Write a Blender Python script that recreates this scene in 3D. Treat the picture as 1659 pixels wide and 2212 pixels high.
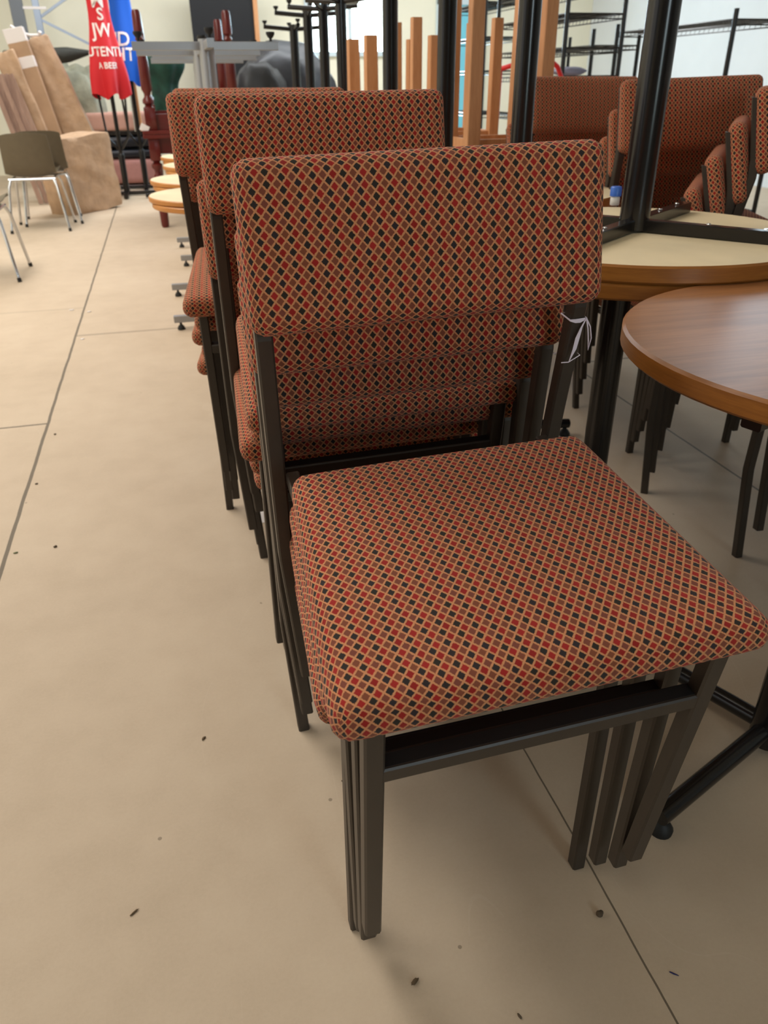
import bpy, bmesh, math, random
from math import sin, cos, pi, atan, sqrt
from mathutils import Vector, Matrix

random.seed(11)
for o in list(bpy.data.objects):
    bpy.data.objects.remove(o)
scene = bpy.context.scene
C = scene.collection

# ------------------------------------------------------------------ camera
CAM_H, F_PX, YAW, ROLL = 1.098, 1661.0, 0.2496, 0.0107
PITCH = atan(926 / F_PX)
_f = Vector((0, cos(PITCH), -sin(PITCH)))
_r = Vector((1, 0, 0))
_u = _r.cross(_f)
_r2 = _r * cos(ROLL) - _u * sin(ROLL)
_u2 = _r * sin(ROLL) + _u * cos(ROLL)
RZ = Matrix.Rotation(-YAW, 3, 'Z')
FW, RT, UP = RZ @ _f, RZ @ _r2, RZ @ _u2
EYE = Vector((0, 0, CAM_H))
cd = bpy.data.cameras.new('camera')
cam = bpy.data.objects.new('camera', cd)
C.objects.link(cam)
M = Matrix((RT, UP, -FW)).transposed().to_4x4()
M.translation = EYE
cam.matrix_world = M
cd.sensor_fit = 'VERTICAL'
cd.sensor_height = 36.0
cd.sensor_width = 27.0
cd.lens = 36.0 * F_PX / 2212.0
cd.clip_start = 0.02
cd.dof.use_dof = True
cd.dof.focus_distance = 0.95
cd.dof.aperture_fstop = 9.0
scene.camera = cam

def at(px, py, Y=None, z=None):
    """point of the place seen at a spot of the photograph, at depth Y or height z"""
    d = FW + RT * ((px - 829.5) / F_PX) - UP * ((py - 1106) / F_PX)
    t = Y / d.y if Y is not None else (z - CAM_H) / d.z
    return EYE + d * t

# ------------------------------------------------------------------ light
w = bpy.data.worlds.new('world')
scene.world = w
w.use_nodes = True
bgn = w.node_tree.nodes['Background']
bgn.inputs[0].default_value = (0.72, 0.86, 1.0, 1)
bgn.inputs[1].default_value = 0.2
scene.view_settings.view_transform = 'Standard'
scene.view_settings.look = 'None'
scene.view_settings.gamma = 1.0
scene.view_settings.use_curve_mapping = False
scene.view_settings.exposure = 0.0

def area(name, loc, target, sx, sy, power, col):
    l = bpy.data.lights.new(name, 'AREA')
    l.shape = 'RECTANGLE'
    l.size, l.size_y, l.energy, l.color = sx, sy, power, col
    o = bpy.data.objects.new(name, l)
    C.objects.link(o)
    o.location = loc
    o.rotation_euler = (Vector(target) - Vector(loc)).to_track_quat('-Z', 'Y').to_euler()
    return o

# open loading door on the left behind the camera, strip lamps under the roof, window at the back
area('door_daylight', (-3.7, 1.9, 1.9), (0.2, 2.6, 0.3), 3.4, 2.6, 20, (1.0, 0.94, 0.86))
area('roof_lamp_daylight', (-1.7, 4.8, 3.7), (-1.7, 4.8, 0), 1.0, 6.0, 205, (1.0, 0.95, 0.88))
area('overhead_fill_near', (-1.0, -1.0, 3.7), (-1.0, -1.0, 0), 0.5, 2.6, 24, (1.0, 0.90, 0.76))  # unseen warm fill, added to brighten seat tops and backrest fronts
area('window_2_daylight', (1.35, -3.85, 1.9), (1.35, 1.0, 0.8), 1.0, 1.9, 22, (0.66, 0.78, 1.0))
area('roof_lamp_rear', (1.5, 9.8, 3.7), (1.5, 9.8, 0), 6.0, 1.4, 220, (0.95, 0.98, 1.0))
area('window_daylight', (2.8, 12.5, 2.1), (1.2, 2.0, 0.6), 1.1, 1.2, 110, (0.55, 0.78, 1.0))
area('side_fill', (6.5, 7.5, 2.6), (3.0, 8.5, 1.2), 2.0, 4.0, 70, (0.66, 0.84, 1.0))  # added bluish fill for the far right; that wall has no window

# ------------------------------------------------------------------ materials
def lin(c):
    return tuple(((v / 255) / 12.92 if v / 255 <= 0.04045 else ((v / 255 + 0.055) / 1.055) ** 2.4) for v in c) + (1,)

class NT:
    def __init__(s, m):
        s.t = m.node_tree
        s.bsdf = s.t.nodes['Principled BSDF']
    def n(s, typ, **kw):
        x = s.t.nodes.new(typ)
        for k, v in kw.items():
            setattr(x, k, v)
        return x
    def l(s, a, b):
        s.t.links.new(a, b)
    def math(s, op, a, b=None, c=None):
        x = s.n('ShaderNodeMath', operation=op)
        for i, v in enumerate((a, b, c)):
            if v is None:
                continue
            if isinstance(v, (int, float)):
                x.inputs[i].default_value = v
            else:
                s.l(v, x.inputs[i])
        return x.outputs[0]
    def mix(s, f, a, b):
        x = s.n('ShaderNodeMix', data_type='RGBA')
        for i, v in ((0, f), (6, a), (7, b)):
            if isinstance(v, (int, float)):
                x.inputs[i].default_value = v
            elif isinstance(v, tuple):
                x.inputs[i].default_value = v
            else:
                s.l(v, x.inputs[i])
        return x.outputs[2]
    def noise(s, scale, detail=3, vec=None, rough=0.5):
        x = s.n('ShaderNodeTexNoise')
        x.inputs['Scale'].default_value = scale
        x.inputs['Detail'].default_value = detail
        x.inputs['Roughness'].default_value = rough
        if vec is not None:
            s.l(vec, x.inputs['Vector'])
        return x.outputs['Fac']
    def obj(s, scale=(1, 1, 1), rot=(0, 0, 0)):
        t = s.n('ShaderNodeTexCoord')
        m = s.n('ShaderNodeMapping')
        m.inputs['Scale'].default_value = scale
        m.inputs['Rotation'].default_value = rot
        s.l(t.outputs['Object'], m.inputs['Vector'])
        return m.outputs['Vector']
    def ramp(s, fac, stops):
        r = s.n('ShaderNodeValToRGB')
        e = r.color_ramp.elements
        while len(e) < len(stops):
            e.new(0.5)
        for i, (p, c) in enumerate(stops):
            e[i].position = p
            e[i].color = c
        s.l(fac, r.inputs[0])
        return r.outputs[0]
    def bump(s, h, strength=0.3, dist=0.002):
        b = s.n('ShaderNodeBump')
        b.inputs['Strength'].default_value = strength
        b.inputs['Distance'].default_value = dist
        s.l(h, b.inputs['Height'])
        s.l(b.outputs[0], s.bsdf.inputs['Normal'])

def mat(name, col, rough=0.5, metal=0.0, spec=0.5, var=0.0, vscale=20, bump=0.0, bscale=200, bdist=0.002, vs=(1, 1, 1)):
    m = bpy.data.materials.new(name)
    m.use_nodes = True
    t = NT(m)
    b = t.bsdf
    b.inputs['Roughness'].default_value = rough
    b.inputs['Metallic'].default_value = metal
    b.inputs['Specular IOR Level'].default_value = spec
    c = lin(col)
    if var:
        f = t.noise(vscale, 4, t.obj(vs))
        lo = tuple(v * (1 - var) for v in c[:3]) + (1,)
        hi = tuple(min(1, v * (1 + var)) for v in c[:3]) + (1,)
        t.l(t.ramp(f, ((0.3, lo), (0.7, hi))), b.inputs['Base Color'])
    else:
        b.inputs['Base Color'].default_value = c
    if bump:
        t.bump(t.noise(bscale, 2, t.obj()), bump, bdist)
    return m

def fabric_material():
    m = bpy.data.materials.new('diamond_fabric')
    m.use_nodes = True
    t = NT(m)
    uv = t.n('ShaderNodeUVMap', uv_map='uv')
    sep = t.n('ShaderNodeSeparateXYZ')
    t.l(uv.outputs[0], sep.inputs[0])
    # slight weave wobble
    wob = t.n('ShaderNodeTexNoise')
    wob.inputs['Scale'].default_value = 900
    wob.inputs['Detail'].default_value = 1
    t.l(uv.outputs[0], wob.inputs['Vector'])
    wsep = t.n('ShaderNodeSeparateColor')
    t.l(wob.outputs['Color'], wsep.inputs[0])
    us = t.math('ADD', sep.outputs[0], t.math('MULTIPLY', sep.outputs[1], 0.05))
    a = t.math('ADD', t.math('MULTIPLY', us, 1 / 0.0111), t.math('MULTIPLY', t.math('SUBTRACT', wsep.outputs[0], 0.5), 0.16))
    b = t.math('ADD', t.math('MULTIPLY', sep.outputs[1], 1 / 0.0126), t.math('MULTIPLY', t.math('SUBTRACT', wsep.outputs[1], 0.5), 0.16))
    i = t.math('ADD', t.math('ADD', a, b), 300.0)
    j = t.math('ADD', t.math('SUBTRACT', a, b), 300.0)
    def dist(v):
        f = t.math('FRACT', v)
        return t.math('SUBTRACT', 0.5, t.math('ABSOLUTE', t.math('SUBTRACT', f, 0.5)))
    d = t.math('MINIMUM', dist(i), dist(j))
    line = t.n('ShaderNodeMapRange', interpolation_type='SMOOTHSTEP')
    line.inputs['From Min'].default_value = 0.085
    line.inputs['From Max'].default_value = 0.15
    line.inputs['To Min'].default_value = 1
    line.inputs['To Max'].default_value = 0
    t.l(d, line.inputs['Value'])
    fi, fj = t.math('FLOOR', i), t.math('FLOOR', j)
    colm = t.math('MODULO', t.math('ADD', fi, fj), 3.0)
    is0 = t.math('COMPARE', colm, 0.0, 0.2)
    is1 = t.math('COMPARE', colm, 1.0, 0.2)
    cell = t.n('ShaderNodeCombineXYZ')
    t.l(fi, cell.inputs[0])
    t.l(fj, cell.inputs[1])
    wn = t.n('ShaderNodeTexWhiteNoise', noise_dimensions='2D')
    t.l(cell.outputs[0], wn.inputs['Vector'])
    dark = t.mix(wn.outputs['Value'], lin((24, 33, 30)), lin((30, 34, 44)))
    red = t.mix(wn.outputs['Value'], lin((146, 20, 24)), lin((166, 32, 34)))
    brown = t.mix(wn.outputs['Value'], lin((130, 72, 50)), lin((124, 66, 56)))
    base = t.mix(is0, t.mix(is1, brown, red), dark)
    fuzz = t.noise(2500, 2, uv.outputs[0])
    gold = t.mix(fuzz, lin((176, 108, 70)), lin((236, 170, 122)))
    colr = t.mix(line.outputs[0], base, gold)
    colr2 = t.mix(t.math('MULTIPLY', t.math('SUBTRACT', fuzz, 0.35), 0.25), colr, lin((205, 150, 115)))
    t.l(colr2, t.bsdf.inputs['Base Color'])
    t.bsdf.inputs['Roughness'].default_value = 0.9
    t.bsdf.inputs['Specular IOR Level'].default_value = 0.15
    t.bsdf.inputs['Sheen Weight'].default_value = 0.12
    t.bsdf.inputs['Sheen Roughness'].default_value = 0.5
    t.bump(t.math('ADD', line.outputs[0], t.math('MULTIPLY', fuzz, 0.7)), 0.45, 0.0012)
    return m

def wood_material(name, c0, c1, rough=0.35, sc=(3, 40, 40), rot=0.0, coat=0.0):
    m = bpy.data.materials.new(name)
    m.use_nodes = True
    t = NT(m)
    v = t.obj(sc, (0, 0, rot))
    n1 = t.noise(1.0, 6, v, 0.6)
    n2 = t.noise(6.0, 3, v, 0.5)
    f = t.math('ADD', t.math('MULTIPLY', n1, 0.7), t.math('MULTIPLY', n2, 0.3))
    t.l(t.ramp(f, ((0.3, lin(c0)), (0.68, lin(c1)))), t.bsdf.inputs['Base Color'])
    t.bsdf.inputs['Roughness'].default_value = rough
    t.bsdf.inputs['Coat Weight'].default_value = coat
    t.bsdf.inputs['Coat Roughness'].default_value = 0.3
    return m

def floor_material():
    m = bpy.data.materials.new('concrete_floor')
    m.use_nodes = True
    t = NT(m)
    v = t.obj()
    big = t.noise(1.3, 4, v)
    mid = t.noise(9, 5, v, 0.6)
    fine = t.noise(160, 3, v, 0.7)
    f = t.math('ADD', t.math('ADD', t.math('MULTIPLY', big, 0.45), t.math('MULTIPLY', mid, 0.35)), t.math('MULTIPLY', fine, 0.2))
    col = t.ramp(f, ((0.34, lin((186, 167, 144))), (0.5, lin((196, 177, 154))), (0.66, lin((203, 185, 162)))))
    # small dark specks and crumbs of dirt
    vo = t.n('ShaderNodeTexVoronoi')
    vo.inputs['Scale'].default_value = 10
    vo.inputs['Randomness'].default_value = 1
    t.l(v, vo.inputs['Vector'])
    spk = t.math('LESS_THAN', vo.outputs['Distance'], 0.035)
    spk2 = t.math('MULTIPLY', spk, t.math('GREATER_THAN', t.noise(6, 1, v), 0.52))
    col = t.mix(t.math('MULTIPLY', spk2, 0.55), col, lin((92, 78, 62)))
    # pale scrapes
    sc = t.n('ShaderNodeTexNoise')
    sc.inputs['Scale'].default_value = 2.2
    sc.inputs['Detail'].default_value = 1
    t.l(t.obj((1, 0.35, 1), (0, 0, 0.5)), sc.inputs['Vector'])
    scr = t.math('LESS_THAN', t.math('ABSOLUTE', t.math('SUBTRACT', sc.outputs['Fac'], 0.5)), 0.0008)
    scr = t.math('MULTIPLY', scr, t.math('GREATER_THAN', t.noise(3.1, 2, v), 0.5))
    col = t.mix(t.math('MULTIPLY', scr, 0.07), col, lin((232, 220, 205)))
    # saw-cut joints at their measured places
    sep = t.n('ShaderNodeSeparateXYZ')
    t.l(v, sep.inputs[0])
    X, Y = sep.outputs[0], sep.outputs[1]
    wav = t.math('MULTIPLY', t.math('SUBTRACT', t.noise(5, 3, v), 0.5), 0.008)
    Xw, Yw = t.math('ADD', X, wav), t.math('ADD', Y, wav)
    def band(c, p, hw):
        return t.math('LESS_THAN', t.math('ABSOLUTE', t.math('SUBTRACT', c, p)), hw)
    j = t.math('MAXIMUM', band(Xw, -0.552, 0.0055), band(Xw, 0.51, 0.0016))
    j = t.math('MAXIMUM', j, band(Xw, 1.625, 0.004))
    left = t.math('LESS_THAN', X, -0.552)
    midb = t.math('MULTIPLY', t.math('GREATER_THAN', X, -0.552), t.math('LESS_THAN', X, 0.51))
    j = t.math('MAXIMUM', j, t.math('MULTIPLY', left, band(Yw, 2.9, 0.006)))
    j = t.math('MAXIMUM', j, t.math('MULTIPLY', t.math('MULTIPLY', left, band(Yw, 4.67, 0.01)), 0.25))
    j = t.math('MAXIMUM', j, t.math('MULTIPLY', t.math('MULTIPLY', midb, band(Yw, 4.09, 0.013)), 0.45))
    j = t.math('MAXIMUM', j, t.math('MULTIPLY', t.math('GREATER_THAN', X, 1.625), band(Yw, 3.0, 0.006)))
    col = t.mix(t.math('MULTIPLY', j, 0.8), col, lin((70, 62, 50)))
    t.l(col, t.bsdf.inputs['Base Color'])
    t.bsdf.inputs['Roughness'].default_value = 0.62
    t.bsdf.inputs['Specular IOR Level'].default_value = 0.3
    t.bump(t.math('SUBTRACT', t.math('ADD', t.math('MULTIPLY', fine, 0.3), mid), t.math('MULTIPLY', j, 2.0)), 0.12, 0.004)
    return m

FABRIC = fabric_material()
STEEL = mat('brown_black_steel', (58, 50, 43), 0.42, 0.0, 0.5, var=0.08, vscale=30)
BLACK = mat('black_steel', (26, 24, 24), 0.2, 0.0, 0.5)
BLACKRUB = mat('black_rubber', (22, 22, 23), 0.6)
CREAM = mat('cream_board', (226, 208, 172), 0.7, var=0.1, vscale=5)
LAM = wood_material('walnut_laminate', (134, 86, 52), (178, 122, 78), 0.32, (2.2, 26, 26), rot=0.1)
EDGE = wood_material('golden_wood_edge', (122, 72, 26), (172, 110, 46), 0.35, (4, 4, 60))
OAK = wood_material('light_oak', (186, 128, 82), (214, 158, 112), 0.5, (30, 30, 3))
OAKEDGE = wood_material('oak_edge', (176, 112, 48), (200, 136, 66), 0.4, (4, 4, 60))
GREY = mat('silver_grey_steel', (160, 162, 166), 0.38, 0.6, 0.5)
CHROME = mat('chrome', (210, 213, 218), 0.12, 1.0)
SHELL = mat('olive_brown_shell', (98, 88, 70), 0.45, var=0.05)
CARD = mat('cardboard', (178, 146, 116), 0.75, var=0.1, vscale=7)
KRAFT = mat('kraft_paper', (186, 154, 124), 0.7, var=0.14, vscale=9, bump=0.5, bscale=14, bdist=0.02)
TAPE = mat('white_tape', (232, 226, 224), 0.4)
MAHOG = mat('red_mahogany', (92, 26, 22), 0.25, 0, 0.5, var=0.15, vscale=6)
PINK = mat('dusty_pink_cloth', (204, 158, 142), 0.8, var=0.05)
PINK2 = mat('rose_cloth', (182, 130, 124), 0.8, var=0.06)
NAVYBLK = mat('black_leather', (20, 24, 36), 0.35)
REDCLOTH = mat('red_cloth', (214, 34, 44), 0.7)
BLUECLOTH = mat('blue_cloth', (0, 92, 205), 0.7)
GREENCLOTH = mat('green_cloth', (18, 62, 52), 0.75, var=0.4, vscale=12)
WHITECL = mat('white_print', (250, 240, 236), 0.6)
GALV = mat('galvanised_steel', (170, 184, 205), 0.3, 0.7)
WALLM = mat('cream_wall', (238, 234, 214), 0.85, var=0.03, vscale=2)
WALLR = mat('pale_wall', (222, 228, 232), 0.85, var=0.03, vscale=2)
TARP = mat('black_tarp', (42, 44, 50), 0.45, var=0.2, vscale=3, bump=0.4, bscale=5, bdist=0.03)
SACK = mat('grey_green_sack', (140, 140, 122), 0.8, var=0.3, vscale=6, bump=0.6, bscale=9, bdist=0.03)
REDPL = mat('red_plastic', (230, 44, 44), 0.35)
RIBBON = mat('white_ribbon', (250, 240, 255), 0.35)
CEIL = mat('roof_lining', (225, 222, 214), 0.9)
DIRT = mat('dirt_crumb', (88, 74, 58), 0.9)
BOARDM = mat('black_board', (10, 12, 18), 0.5)

# ------------------------------------------------------------------ mesh helpers
def obj(name, bm, m, parent=None, smooth=None):
    me = bpy.data.meshes.new(name)
    bmesh.ops.recalc_face_normals(bm, faces=bm.faces)
    if smooth is not None:
        for f in bm.faces:
            f.smooth = True
    bm.to_mesh(me)
    bm.free()
    for x in (m if isinstance(m, (list, tuple)) else [m]):
        me.materials.append(x)
    o = bpy.data.objects.new(name, me)
    C.objects.link(o)
    if parent is not None:
        o.parent = parent
    if smooth:
        for p in me.polygons:
            p.use_smooth = True
        if hasattr(me, 'set_sharp_from_angle'):
            me.set_sharp_from_angle(angle=math.radians(smooth))
    return o

def tag(o, label=None, cat=None, group=None, kind=None):
    for k, v in (('label', label), ('category', cat), ('group', group), ('kind', kind)):
        if v:
            o[k] = v
    return o

def thing(name, label, cat, loc=(0, 0, 0), rotz=0.0, group=None):
    o = bpy.data.objects.new(name, None)
    o.empty_display_size = 0.1
    C.objects.link(o)
    o.location = loc
    o.rotation_euler = (0, 0, rotz)
    return tag(o, label, cat, group)

def dup(root, matrix, label=None, group=None):
    r = root.copy()
    C.objects.link(r)
    r.matrix_world = matrix
    if label:
        r['label'] = label
    if group:
        r['group'] = group
    for ch in list(root.children):
        c = ch.copy()
        C.objects.link(c)
        c.parent = r
        for g in list(ch.children):
            d = g.copy()
            C.objects.link(d)
            d.parent = c
    return r

def add_box(bm, c, s, bev=0.0, rot=None):
    r = bmesh.ops.create_cube(bm, size=1.0)
    vs = r['verts']
    for v in vs:
        v.co = Vector((v.co.x * s[0], v.co.y * s[1], v.co.z * s[2]))
    if bev:
        es = list({e for v in vs for e in v.link_edges})
        rr = bmesh.ops.bevel(bm, geom=es, offset=bev, segments=2, affect='EDGES', profile=0.5)
        vs = list({v for f in rr['faces'] for v in f.verts} | {v for v in vs if v.is_valid})
    for v in vs:
        p = v.co
        if rot is not None:
            p = rot @ p
        v.co = p + Vector(c)
    return vs

def box_bm(c, s, bev=0.0, rot=None):
    bm = bmesh.new()
    add_box(bm, c, s, bev, rot)
    return bm

def add_tube(bm, pts, rad, n=12, cap=True):
    """round tube through points; rad a number or one per point"""
    pts = [Vector(p) for p in pts]
    rs = rad if isinstance(rad, (list, tuple)) else [rad] * len(pts)
    rings = []
    prev = None
    for i, p in enumerate(pts):
        if i == 0:
            t = pts[1] - pts[0]
        elif i == len(pts) - 1:
            t = pts[-1] - pts[-2]
        else:
            t = (pts[i + 1] - p).normalized() + (p - pts[i - 1]).normalized()
        t.normalize()
        if prev is None:
            ref = Vector((0, 0, 1)) if abs(t.z) < 0.9 else Vector((1, 0, 0))
            a = t.cross(ref).normalized()
        else:
            a = (prev - t * prev.dot(t)).normalized()
        prev = a
        b = t.cross(a)
        rings.append([bm.verts.new(p + (a * cos(2 * pi * k / n) + b * sin(2 * pi * k / n)) * rs[i]) for k in range(n)])
    for r0, r1 in zip(rings, rings[1:]):
        for k in range(n):
            bm.faces.new((r0[k], r0[(k + 1) % n], r1[(k + 1) % n], r1[k]))
    if cap:
        bm.faces.new(rings[0][::-1])
        bm.faces.new(rings[-1])

def tube_bm(pts, rad, n=12):
    bm = bmesh.new()
    add_tube(bm, pts, rad, n)
    return bm

def add_loft(bm, secs):
    """stack of closed polygons joined by faces, ends capped"""
    rings = [[bm.verts.new(p) for p in s] for s in secs]
    n = len(rings[0])
    for r0, r1 in zip(rings, rings[1:]):
        for k in range(n):
            bm.faces.new((r0[k], r0[(k + 1) % n], r1[(k + 1) % n], r1[k]))
    bm.faces.new(rings[0][::-1])
    bm.faces.new(rings[-1])

def sq(cx, cy, z, sx, sy, ch=0.0025):
    a, b = sx / 2, sy / 2
    return [Vector((cx + x, cy + y, z)) for x, y in ((-a + ch, -b), (a - ch, -b), (a, -b + ch), (a, b - ch), (a - ch, b), (-a + ch, b), (-a, b - ch), (-a, -b + ch))]

def add_bar(bm, p, q, w, h, up=(0, 0, 1), ch=0.002):
    """chamfered rectangular bar from p to q, w across, h along 'up'"""
    p, q = Vector(p), Vector(q)
    t = (q - p).normalized()
    u = Vector(up)
    s = t.cross(u).normalized()
    u = s.cross(t).normalized()
    a, b = w / 2, h / 2
    prof = ((-a + ch, -b), (a - ch, -b), (a, -b + ch), (a, b - ch), (a - ch, b), (-a + ch, b), (-a, b - ch), (-a, -b + ch))
    add_loft(bm, [[c + s * x + u * y for x, y in prof] for c in (p, q)])

def bar_bm(p, q, w, h, up=(0, 0, 1)):
    bm = bmesh.new()
    add_bar(bm, p, q, w, h, up)
    return bm

def add_lathe(bm, prof, n=40, c=(0, 0, 0), mats=None):
    c = Vector(c)
    rings = []
    for r, z in prof:
        if r < 1e-6:
            rings.append([bm.verts.new(c + Vector((0, 0, z)))])
        else:
            rings.append([bm.verts.new(c + Vector((r * cos(2 * pi * k / n), r * sin(2 * pi * k / n), z))) for k in range(n)])
    for i, (r0, r1) in enumerate(zip(rings, rings[1:])):
        for k in range(n):
            k2 = (k + 1) % n
            if len(r0) == 1 and len(r1) == 1:
                continue
            if len(r0) == 1:
                f = bm.faces.new((r0[0], r1[k2], r1[k]))
            elif len(r1) == 1:
                f = bm.faces.new((r0[k], r0[k2], r1[0]))
            else:
                f = bm.faces.new((r0[k], r0[k2], r1[k2], r1[k]))
            if mats:
                f.material_index = mats[i]

def lathe_bm(prof, n=40, c=(0, 0, 0), mats=None):
    bm = bmesh.new()
    add_lathe(bm, prof, n, c, mats)
    return bm

def cushion(size, rad, fn, n=(26, 26, 5), crown=0.0, uvoff=(0, 0)):
    """upholstered pad: rounded block of size (x, y, z) with its face on +z, cloth coordinates in metres; fn bends a point"""
    bm = bmesh.new()
    uvl = bm.loops.layers.uv.new('uv')
    sx, sy, sz = size
    def pt(x, y, z):
        hx, hy, hz = sx / 2, sy / 2, sz / 2
        r, rz = rad, min(rad, hz * 0.98)
        ix = max(-hx + r, min(hx - r, x))
        iy = max(-hy + r, min(hy - r, y))
        iz = max(-hz + rz, min(hz - rz, z))
        d = Vector((x - ix, y - iy, (z - iz) * r / rz))
        if d.length > 1e-9:
            k = max(abs(d.x), abs(d.y), abs(d.z))
            d = d.normalized() * k
        p = Vector((ix + d.x, iy + d.y, iz + d.z * rz / r))
        p.z += crown * max(0, 1 - (2 * x / sx) ** 2) * max(0, 1 - (2 * y / sy) ** 2) * (1 if z > 0 else 0)
        return p
    def grid(f, nu, nv, uvf):
        vs = [[None] * (nv + 1) for _ in range(nu + 1)]
        raw = {}
        for i in range(nu + 1):
            for j in range(nv + 1):
                q = f(i / nu, j / nv)
                vs[i][j] = bm.verts.new(fn(pt(*q)))
                raw[vs[i][j]] = q
        for i in range(nu):
            for j in range(nv):
                fc = bm.faces.new((vs[i][j], vs[i + 1][j], vs[i + 1][j + 1], vs[i][j + 1]))
                fc.smooth = True
                for lp in fc.loops:
                    u, v = uvf(*raw[lp.vert])
                    lp[uvl].uv = (u + uvoff[0], v + uvoff[1])
    hx, hy, hz = sx / 2, sy / 2, sz / 2
    nx, ny, nz = n
    def E(t):   # cluster samples near the rims
        return 0.5 - 0.5 * cos(pi * t) if False else t
    grid(lambda a, b: ((E(a) - .5) * sx, (E(b) - .5) * sy, hz), nx, ny, lambda x, y, z: (x, y))
    grid(lambda a, b: ((a - .5) * sx, (b - .5) * sy, -hz), nx, ny, lambda x, y, z: (x, y))
    grid(lambda a, b: ((a - .5) * sx, -hy, (b - .5) * sz), nx, nz, lambda x, y, z: (x, -hy - (hz - z)))
    grid(lambda a, b: ((a - .5) * sx, hy, (b - .5) * sz), nx, nz, lambda x, y, z: (x, hy + (hz - z)))
    grid(lambda a, b: (-hx, (a - .5) * sy, (b - .5) * sz), ny, nz, lambda x, y, z: (-hx - (hz - z), y))
    grid(lambda a, b: (hx, (a - .5) * sy, (b - .5) * sz), ny, nz, lambda x, y, z: (hx + (hz - z), y))
    bmesh.ops.remove_doubles(bm, verts=bm.verts, dist=1e-5)
    return bm

# ------------------------------------------------------------------ the setting
def struct(name, bm, m):
    return tag(obj(name, bm, m), kind='structure')

struct('floor', box_bm((1.2, 4.5, -0.05), (11.4, 17.0, 0.1)), floor_material())
struct('ceiling', box_bm((1.2, 4.5, 3.95), (11.4, 17.0, 0.1)), CEIL)
bm = bmesh.new()     # back wall with its window opening
BY = 12.9
X0, X1, Z0, Z1 = 2.25, 3.4, 1.50, 2.75
for a, b, c, d in ((-4.5, X0, 0, 3.9), (X1, 6.9, 0, 3.9), (X0, X1, 0, Z0), (X0, X1, Z1, 3.9)):
    add_box(bm, ((a + b) / 2, BY + 0.1, (c + d) / 2), (b - a, 0.2, d - c))
struct('wall_back', bm, WALLM)
struct('wall_right', box_bm((6.8, 4.5, 1.95), (0.2, 17.0, 3.9)), WALLR)
bm = bmesh.new()     # left wall with the open loading door
for a, b, c, d in ((-4.0, -1.2, 0, 3.9), (2.4, 13.0, 0, 3.9), (-1.2, 2.4, 3.2, 3.9)):
    add_box(bm, (-4.4, (a + b) / 2, (c + d) / 2), (0.2, b - a, d - c))
struct('wall_left', bm, WALLM)

struct('wall_front', box_bm((1.2, -4.1, 1.95), (11.4, 0.2, 3.9)), mat('dark_grey_wall', (120, 116, 108), 0.9))  # unseen wall, plain dark grey to keep ambient fill low
glow = bpy.data.materials.new('bright_daylight_pane')
glow.use_nodes = True
gt = NT(glow)
gt.bsdf.inputs['Base Color'].default_value = (0.8, 0.95, 0.95, 1)
gt.bsdf.inputs['Emission Color'].default_value = (0.8, 1.0, 0.97, 1)
gt.bsdf.inputs['Emission Strength'].default_value = 10.0
fr = tag(obj('window_1', box_bm((X0 - 0.02, BY - 0.0, (Z0 + Z1) / 2), (0.07, 0.1, Z1 - Z0 + 0.1)), mat('window_frame_white', (206, 222, 230), 0.5)), kind='structure')
bm = bmesh.new()
for x in (X1 + 0.02, (X0 + X1) / 2 + 0.02):
    add_box(bm, (x, BY, (Z0 + Z1) / 2), (0.06, 0.1, Z1 - Z0 + 0.1))
for z in (Z0 - 0.02, Z1 + 0.02):
    add_box(bm, ((X0 + X1) / 2, BY, z), (X1 - X0 + 0.1, 0.1, 0.06))
obj('window_frame', bm, fr.data.materials[0], fr)
obj('pane', box_bm(((X0 + X1) / 2, BY + 0.08, (Z0 + Z1) / 2), (X1 - X0, 0.02, Z1 - Z0)), glow, fr)
bm = bmesh.new()
for x in (0.8, 1.9):
    add_box(bm, (x, -3.97, 1.9), (0.06, 0.08, 2.06))
for z in (0.9, 2.9):
    add_box(bm, (1.35, -3.97, z), (1.16, 0.08, 0.06))
w2 = tag(obj('window_2', bm, fr.data.materials[0]), kind='structure')
glow2 = glow.copy()
NT(glow2).bsdf.inputs['Emission Strength'].default_value = 4.0
obj('pane', box_bm((1.35, -3.98, 1.9), (1.04, 0.02, 1.94)), glow2, w2)
dm = mat('pale_blue_door', (120, 205, 226), 0.5)
dr = tag(obj('door_1', box_bm((4.55, BY - 0.03, 1.05), (0.62, 0.05, 2.1)), dm), kind='structure')
bm = bmesh.new()
for x in (4.2, 4.9):
    add_box(bm, (x, BY - 0.03, 1.08), (0.08, 0.09, 2.16))
add_box(bm, (4.55, BY - 0.03, 2.14), (0.78, 0.09, 0.08))
obj('door_frame', bm, fr.data.materials[0], dr)
# ------------------------------------------------------------------ stacking chairs
CW, CT, CD = 0.385, 0.021, 0.4207          # width over the legs, tube size, depth over the feet

def seat_bm():
    def fn(p):
        f = (0.1905 - p.y) / 0.381
        k = (0.389 + 0.062 * f) / 0.451
        return Vector((CW / 2 + p.x * k, -0.247 + p.y, 0.4345 + p.z + 0.004 * f))
    return cushion((0.451, 0.381, 0.046), 0.0225, fn, (30, 28, 6), 0.012)

def back_bm():
    e = Vector((0, 0.0587, 0.177)).normalized()
    nrm = Vector((0, -e.z, e.y))
    c0 = Vector((CW / 2, 0.0029, 0.7062))
    def fn(p):
        return c0 + Vector((p.x, 0, 0)) + e * p.y + nrm * (p.z - 0.021)
    return cushion((0.4375, 0.1865, 0.042), 0.018, fn, (30, 14, 5), 0.008, (0.003, 0.004))

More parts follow.
